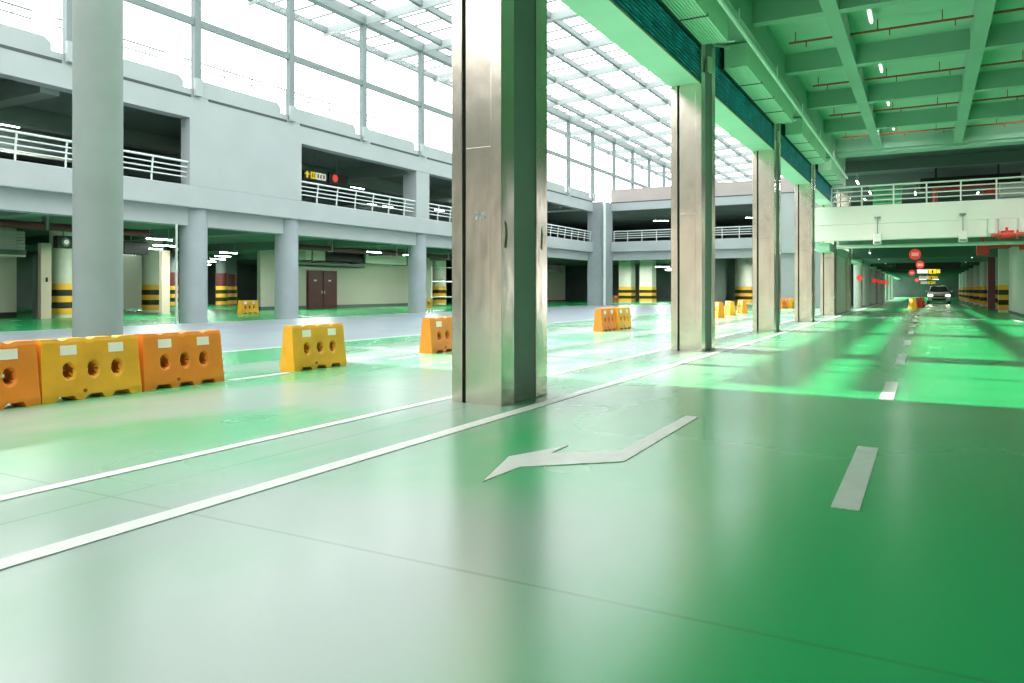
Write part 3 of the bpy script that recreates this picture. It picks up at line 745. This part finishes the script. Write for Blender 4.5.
for y in (47.5, 52): MB().tube([(-33, y, 0), (-33, y, 3.0)], .05).build('post', 'chrome', t)

LG = 'ground floor tube lights'
ll = 'white tube light hung under the dark ceiling of the left ground floor'
for (x, y) in [(-28.5, 13.2), (-29, 21.3), (-33, 24.5), (-36, 31), (-40, 28), (-40, 34), (-44, 30), (-44, 37), (-48, 33), (-48, 40), (-52, 36), (-36, 26), (-28, 34.5), (-28.5, 38.6), (-28.6, 49), (-33, 53.5), (-39, 50), (-54, 44), (-52, 30), (-44, 42)]:
    tube((x, y, 3.45), PI / 2, ll, LG)
UG = 'upper deck tube lights'
for (x, y) in [(-31, 36.6), (-30, 39.5), (-36, 46), (-29, 45.5), (-36, 44), (-31, 16), (-34, 50)]:
    tube((x, y, 7.6), PI / 2, 'white tube light hung under the dark upper deck ceiling', UG)
for (x, y, z) in [(-20, 63, 7.2), (-17.8, 66, 7.2), (-12.5, 64, 7.2), (-20.8, 66, 3.35), (-18.6, 64, 3.35), (-21.5, 72, 3.3), (-17, 66, 3.3), (-22.5, 80, 3.3), (-14, 75, 3.3), (-11, 64, 3.3), (-23, 76, 3.3)]:
    tube((x, y, z), .5, 'white tube light hung under the dark ceilings of the far end', 'far end tube lights')
# upper deck: dark shutter block, signs
struct(MB().box(-32.2, -32.0, 2, 21.5, 6.75, 8.1), 'wall_upper', 'duct')
t = thing('shutter_header', 'pale metal header rail above the upper deck left of the blank facade wall', 'rail', (-30, 18.7, 6.7))
MB().box(-31.9, -31.7, 10, 21.2, 6.66, 6.78).build('header', 'cream', t); MB().box(-31.9, -31.6, 21.0, 21.3, 5.0, 6.8).build('jamb', 'int_beam', t)
for q in range(6): MB().box(-31.99, -31.95, 3, 21.4, 6.9 + .19 * q, 6.95 + .19 * q).build('slat', 'int_beam', t)
t = thing('direction_sign', 'lit yellow and white direction sign with arrow inside the upper deck', 'sign', (-27, 28.65, 6.9))
X = -27
MB().box(X - .1, X, 27.85, 29.45, 6.8, 7.2).build('board', 'black', t)
MB().prism([(27.9, 7.0), (28.08, 7.18), (28.26, 7.0), (28.14, 7.0), (28.14, 6.84), (28.02, 6.84), (28.02, 7.0)], 'x', X, X + .02).build('arrow', 'yellow_glow', t)
MB().box(X, X + .02, 28.32, 28.68, 6.83, 7.17).build('yellow_panel', 'yellow_glow', t); MB().box(X, X + .02, 28.7, 29.4, 6.83, 7.17).build('white_panel', 'white_glow', t)
for a in (28.4, 28.52): MB().box(X + .02, X + .03, a, a + .05, 6.88, 7.1).build('glyph', 'black', t)
for a in (28.78, 28.98, 29.2): MB().box(X + .02, X + .03, a, a + .11, 6.9, 7.1).build('glyph', 'duct', t)
MB().tube([(X - .05, 28.6, 7.2), (X - .05, 28.6, 8.1)], .02).build('rod', 'duct', t)
t = thing('round_sign', 'lit round red sign on a black board inside the upper deck', 'sign', (-27, 30.3, 6.9))
MB().box(X - .1, X, 29.65, 31.1, 6.75, 7.3).build('board', 'black', t)
MB().rings([[(xx, 30.1 + .19 * math.cos(2 * PI * j / 20), 7.05 + .19 * math.sin(2 * PI * j / 20)) for j in range(20)] for xx in (X, X + .03)]).build('face', 'red_glow', t)
MB().tube([(X - .05, 30.3, 7.3), (X - .05, 30.3, 8.1)], .02).build('rod', 'duct', t)
t = thing('round_sign', 'lit round red sign on a black board inside the far ground floor', 'sign', (-30, 60, 3.0))
MB().box(-29.1, -29, 55.5, 62, 2.9, 3.5).build('board', 'black', t)
MB().rings([[(xx, 58.6 + .3 * math.cos(2 * PI * j / 20), 3.2 + .3 * math.sin(2 * PI * j / 20)) for j in range(20)] for xx in (-29, -28.97)]).build('face', 'red_glow', t)
struct(MB().box(-37, -36.8, 59, 80, 0.1, 4.1), 'wall_left', 'int_wall')

# ------------------------------------------------------------------ far wall panel by the fourth steel column
trim(MB().box(-9.6, -8.3, 58.9, 59.0, 4.0, 6.6), 'wall')

# ------------------------------------------------------------------ bridge: hanging boxes, red pipework
for (x, lab) in [(-1.95, 'small white box lamp hung on a rod below the bridge, left one'), (1.35, 'small white box lamp hung on a rod below the bridge, right one')]:
    t = thing('ceiling_box_lamp', lab, 'lamp', (x, 37.7, 3.4), 'white box lamps at the bridge')
    MB().box(x - .16, x + .16, 37.55, 37.9, 3.3, 3.78).build('case', 'slab', t, bevel=.03); MB().tube([(x, 37.75, 3.78), (x, 37.75, 4.5)], .018).build('rod', 'duct', t)
    MB().box(x - .13, x + .13, 37.53, 37.56, 3.32, 3.42).build('lens', 'duct', t); MB().box(x - .12, x + .12, 37.7, 38.0, 4.5, 4.54).build('bracket', 'duct', t)
t = thing('ceiling_fire_pipe', 'red fire pipe with flanged valve along the lower bridge edge', 'pipe', (3.2, 37.3, 3.5))
MB().tube([(2.35, 37.4, 3.52), (4.6, 37.4, 3.6)], .07, 10).build('pipe', 'red', t, smooth=True)
MB().tube([(2.7, 37.4, 3.55), (3.15, 37.4, 3.57)], .16, 12).build('valve', 'red', t, smooth=True)
MB().tube([(2.9, 37.4, 3.6), (2.9, 37.4, 3.85)], .05).build('valve_stem', 'red', t)
for xx in (2.6, 3.25): MB().tube([(xx, 37.4, 3.55), (xx + .05, 37.4, 3.55)], .19, 14).build('flange', 'red', t)
t = thing('ceiling_fire_pipe', 'red fire pipe with square valve box under the bridge above the banded pier', 'pipe', (2.6, 42, 3.0))
MB().tube([(2.2, 41, 3.2), (3.9, 41, 3.29)], .06, 10).build('pipe', 'red', t, smooth=True)
MB().box(2.0, 2.5, 40.8, 41.2, 2.85, 3.4).build('valve', 'red', t, bevel=.05)
MB().tube([(3.65, 41, 3.25), (3.9, 41, 3.28)], .2, 14).build('flange', 'red', t)
MB().tube([(2.25, 41, 3.4), (2.25, 41, 4.2)], .05).build('riser', 'red', t)
t = thing('white_tank', 'pair of pale upright cylinders on the bridge face above the red fire pipe', 'cylinder', (3.1, 37.9, 3.7))
for xx in (2.45, 3.5): MB().tube([(xx, 37.75, 3.65), (xx, 37.75, 4.25)], .2, 14).build('cylinder', 'slab', t, smooth=True)

# cross pipe under the first tunnel bay
t = thing('cross_pipe', 'pale green pipe crossing the lane below the bridge', 'pipe', (0, 40.2, 3.3))
MB().tube([(-3.9, 40.2, 3.35), (6, 40.2, 3.35)], .09, 10).build('pipe', 'pipe_pale', t, smooth=True)
for xx in (-3, -1, 1, 3): MB().tube([(xx, 40.2, 3.35), (xx, 40.2, 4.2)], .02).build('hanger', 'duct', t)
# hanging signs along the lane
for i, (px_, y, z, r, lab) in enumerate([(915, 44.5, 2.98, .27, 'largest hanging round red sign over the lane under the bridge'), (920, 58, 2.9, .25, 'second hanging round red sign over the lane, just below the largest'),
                                   (912, 75, 2.86, .25, 'third hanging round red sign further down the lane'), (917, 92, 2.6, .23, 'farthest small hanging round red sign over the lane')]):
    u = (px_ - 512) / 757; Z = y / (u * math.sin(TH) + math.cos(TH)); x = Z * (u * math.cos(TH) - math.sin(TH))
    z = {0: 3.1, 1: 2.95, 2: 2.75, 3: 2.3}[i]
    t = thing('round_sign', lab, 'sign', (x, y, z), 'hanging red signs')
    MB().disc_y(x, y - .03, y + .03, z, r).build('face', 'red_glow', t)
    MB().box(x - r * .6, x + r * .6, y - .04, y - .03, z - .09, z + .09).build('bar', 'pink_bar', t)
    MB().tube([(x, y, z + r), (x, y, 4.2)], .02).build('rod', 'duct', t)
for i, (y, z, lab) in enumerate([(64, 2.62, 'nearest'), (78, 2.35, 'second'), (100, 2.1, 'farthest')]):
    xc = .1
    t = thing('direction_sign', '%s of the hanging white and yellow direction signs over the lane' % lab, 'sign', (xc, y, z), 'lane direction signs')
    MB().box(xc - .75, xc - .05, y, y + .1, z - .14, z + .14).build('white_panel', 'white_glow', t)
    MB().box(xc, xc + .5, y, y + .1, z - .16, z + .16).build('yellow_panel', 'yellow_glow', t)
    MB().box(xc + .53, xc + .75, y, y + .1, z - .13, z + .13).build('arrow_panel', 'yellow_glow', t)
    MB().box(xc - .8, xc + .8, y + .1, y + .14, z + .14, z + .2).build('bracket', 'duct', t)
    MB().box(xc + .2, xc + .3, y - .02, y, z - .1, z + .1).build('arrow', 'black', t)
t = thing('sign_board', 'long black hanging sign board over the lane behind the largest red sign', 'sign', (.0, 56.5, 3.1))
MB().box(-2.0, 2.1, 62.2, 62.35, 2.75, 3.25).build('board', 'black', t)
for xx in (-1.5, 1.6): MB().tube([(xx, 62.3, 3.2), (xx, 62.3, 4.2)], .03).build('rod', 'duct', t)
for i in range(7):
    for x in (-2.7, 2.4):
        put(coffer0, True, (x, 45 + 8.5 * i, 3.25), PI / 2, 'white tube light along the lane ceiling under the bridge', 'lane tube lights')
for (x, y) in [(-.3, 90), (.4, 105), (1.0, 118), (-.5, 118)]:
    put(coffer0, True, (x, y, 2.7), 0, 'bright tube light at the far end of the lane', 'far lane lights')

# ------------------------------------------------------------------ upper level past the bridge
t = thing('vent_stack', 'pale green tall grid panel duct behind the bridge railing', 'duct', (-1.9, 46, 4.9))
for q in range(7): MB().box(-2.6, -1.95, 45.8, 46, 4.95 + q * .28, 5.17 + q * .28).build('panel', 'stack', t); MB().box(-1.88, -1.2, 45.8, 46, 4.95 + q * .28, 5.17 + q * .28).build('panel', 'stack', t)
MB().box(-2.6, -1.2, 46, 46.6, 4.9, 6.9).build('body', 'rib_dark', t); MB().box(-2.8, -.6, 45.6, 46.6, 6.92, 7.3).build('header', 'stack', t)
t = thing('ceiling_duct', 'long black duct hung under the dark ceiling behind the bridge railing', 'duct', (1.5, 44, 6.8))
MB().box(-.3, 4.0, 44, 44.8, 6.35, 6.95).build('duct_body', 'black', t)
for xx in (.4, 3.1): MB().tube([(xx, 44.3, 6.95), (xx, 44.3, 7.5)], .05).build('hanger', 'black', t)
t = thing('ceiling_drop_pipe', 'dark red pipe with drop behind the bridge railing', 'pipe', (2, 43, 6.2))
MB().tube([(.2, 43.2, 6.25), (6, 43.2, 6.4)], .07).build('pipe', 'pipe_red', t, smooth=True); MB().tube([(.35, 43.2, 6.25), (.35, 43.2, 5.0)], .1).build('drop', 'pipe_red', t, smooth=True)
MB().tube([(3.6, 43.2, 6.0), (2.4, 43.2, 6.0)], .09).build('branch', 'red', t, smooth=True)
t = thing('pale_cabin', 'pale panelled box behind the bridge railing by the right edge', 'cabin', (4.0, 42.5, 4.9))
MB().box(3.0, 6.0, 42, 43, 4.9, 6.25).build('body', 'tun_col', t)
for z in (5.2, 5.55, 5.9): MB().box(3.0, 6.0, 41.985, 42, z, z + .03).build('groove', 'duct', t)
for (x, y) in [(-3.2, 43.5), (-2.9, 48.5), (-.6, 50), (1.2, 47), (2.6, 52), (-3.4, 52)]:
    tube((x, y, 6.9), PI / 2, 'white tube light in the dark upper level behind the bridge railing', 'upper level lights')
for i, x in enumerate((-3.1, -1.3, 1.0)):
    trim(MB().box(-4.0, 12, 40.5 + 5 * i, 41.0 + 5 * i, 7.0, 7.5), 'int_beam')

# ------------------------------------------------------------------ car
def make_car(x, y):
    t = thing('car', 'white car with headlights on, facing the viewer far down the lane', 'car', (x, y, 0))
    def sect(yy, w0, w1, z0, z1, zm):    # rounded cross section ring
        return [(x + sx * a, y + yy, b) for sx, a, b in [(-1, w0 * .92, z0), (-1, w0, z0 + .12), (-1, w0, zm), (-1, w1, z1 - .06), (-1, w1 * .9, z1), (1, w1 * .9, z1), (1, w1, z1 - .06), (1, w0, zm), (1, w0, z0 + .12), (1, w0 * .92, z0)]]
    b = MB()
    b.rings([sect(-2.25, .78, .74, .32, .78, .6), sect(-2.1, .9, .82, .24, .95, .7), sect(-1.2, .93, .85, .22, 1.06, .8), sect(2.0, .93, .86, .22, 1.1, .85), sect(2.25, .85, .8, .3, 1.0, .8)])
    cb = b.build('body', 'car', t, smooth=True, bevel=.03)
    c = MB(); c.rings([sect(-1.1, .84, .80, 1.0, 1.12, 1.05), sect(-.35, .84, .66, 1.0, 1.60, 1.1), sect(1.2, .84, .66, 1.0, 1.66, 1.1), sect(2.1, .84, .72, 1.0, 1.2, 1.05)]); cc = c.build('cabin', 'car', t, smooth=True)
    MB().quad((x - .74, y - 1.10, 1.14), (x + .74, y - 1.10, 1.14), (x + .60, y - .42, 1.58), (x - .60, y - .42, 1.58)).build('windscreen', 'car_glass', cc)
    MB().box(x - .42, x + .42, y - 2.30, y - 2.2, .62, .74).build('grille', 'black', cb); MB().box(x - .55, x + .55, y - 2.28, y - 2.15, .32, .5).build('bumper_intake', 'black', cb)
    MB().box(x - .2, x + .2, y - 2.32, y - 2.28, .5, .6).build('number_plate', 'cream', cb)
    for s in (-1, 1):
        MB().box(x + s * .68 - .15, x + s * .68 + .15, y - 2.26, y - 2.1, .68, .82).build('headlight', 'lamp', cb, bevel=.03)
        MB().box(x + s * 1.0 - .1, x + s * 1.0 + .1, y - .75, y - .6, 1.05, 1.2).build('mirror', 'car', t, bevel=.03)
        for yy in (-1.4, 1.35): MB().tube([(x + s * .72, y + yy, .33), (x + s * .92, y + yy, .33)], .33, 20).build('wheel', 'rubber', t, smooth=True)
make_car(.95, 80)

# ------------------------------------------------------------------ light
struct(MB().box(-26, 14, -25.4, -25, 0, 7.0), 'wall_reflector', 'warm_reflector')  # unseen wall added as a warm reflection for the steel columns
struct(MB().box(-28, -5, -25.6, -25.2, 7.0, 26), 'wall_reflector', 'unseen_dark_wall')  # added unseen upper part, darkens reflections high on the columns
def lamp(x, y, z, sx, sy, e, col=(0.92, 1.0, 0.94)):  # area fills added besides the visible tubes to brighten the interiors
    d = bpy.data.lights.new('fill_light', 'AREA'); d.shape = 'RECTANGLE'; d.size = sx; d.size_y = sy; d.energy = e; d.color = col
    o = bpy.data.objects.new('fill_light', d); C.objects.link(o); o.location = (x, y, z)
for (x, y) in [(-30, 13), (-31, 23), (-31, 33), (-31, 44), (-31, 53), (-45, 36), (-45, 48), (-53, 38)]: lamp(x, y, 3.6, .3, 2.5, 600)
for (x, y) in [(-30, 16), (-31, 30), (-31, 40), (-31, 50)]: lamp(x, y, 7.3, .3, 2.5, 380)
for (x, y, z) in [(-24, 66, 3.6), (-18, 68, 3.6), (-11, 66, 3.6), (-24, 76, 3.6), (-16, 77, 3.6), (-19, 66, 7.6), (-12, 66, 7.6), (-26, 66, 7.6)]: lamp(x, y, z, .3, 2.5, 700)
for i in range(6): lamp(0, 46.6 + 8.55 * i, 3.5, 4, .3, 110, (1, 0.97, 0.85))
for x in (-1.5, 3.5):  # floodlights added out of sight behind a beam to brighten the bridge
    lamp(x, 30.3, 7.2, 2.0, .3, 75, (1, .98, .95)); C.objects[-1].rotation_euler = (math.radians(66), 0, 0); C.objects[-1].data.spread = math.radians(70)
for (x, y) in [(-1.2, 43), (3, 47)]: lamp(x, y, 6.9, .3, 2.5, 130)  # fills added to brighten the level behind the bridge railing
w = bpy.data.worlds.new('sky'); sc.world = w; w.use_nodes = True
nt = w.node_tree; bg = nt.nodes['Background']
tcw = nt.nodes.new('ShaderNodeTexCoord'); sp = nt.nodes.new('ShaderNodeSeparateXYZ'); nt.links.new(tcw.outputs['Generated'], sp.inputs[0])
cr = nt.nodes.new('ShaderNodeValToRGB'); nt.links.new(sp.outputs['Z'], cr.inputs['Fac'])
cr.color_ramp.elements[0].color = (1.0, 0.99, 0.97, 1); cr.color_ramp.elements[1].color = (0.86, 0.93, 1.0, 1)
nt.links.new(cr.outputs['Color'], bg.inputs['Color']); bg.inputs['Strength'].default_value = 6.5
sd = bpy.data.lights.new('sun', 'SUN'); so = bpy.data.objects.new('sun', sd); C.objects.link(so)
sd.energy = 26.0; sd.angle = math.radians(0.5); sd.color = (1.0, 0.95, 0.86)
el, az = math.radians(33), math.radians(5)
dirv = Vector((math.cos(el) * math.cos(az), -math.cos(el) * math.sin(az), -math.sin(el)))
so.rotation_euler = dirv.to_track_quat('-Z', 'Y').to_euler(); so.location = (-40, 20, 40)

sc.view_settings.view_transform = 'Standard'; sc.view_settings.look = 'None'
sc.view_settings.exposure = -0.55; sc.view_settings.gamma = 1.0
sc.cycles.max_bounces = 8; sc.cycles.diffuse_bounces = 5; sc.cycles.glossy_bounces = 4; sc.cycles.transparent_max_bounces = 16
sc.cycles.sample_clamp_indirect = 6.0; sc.cycles.use_denoising = True
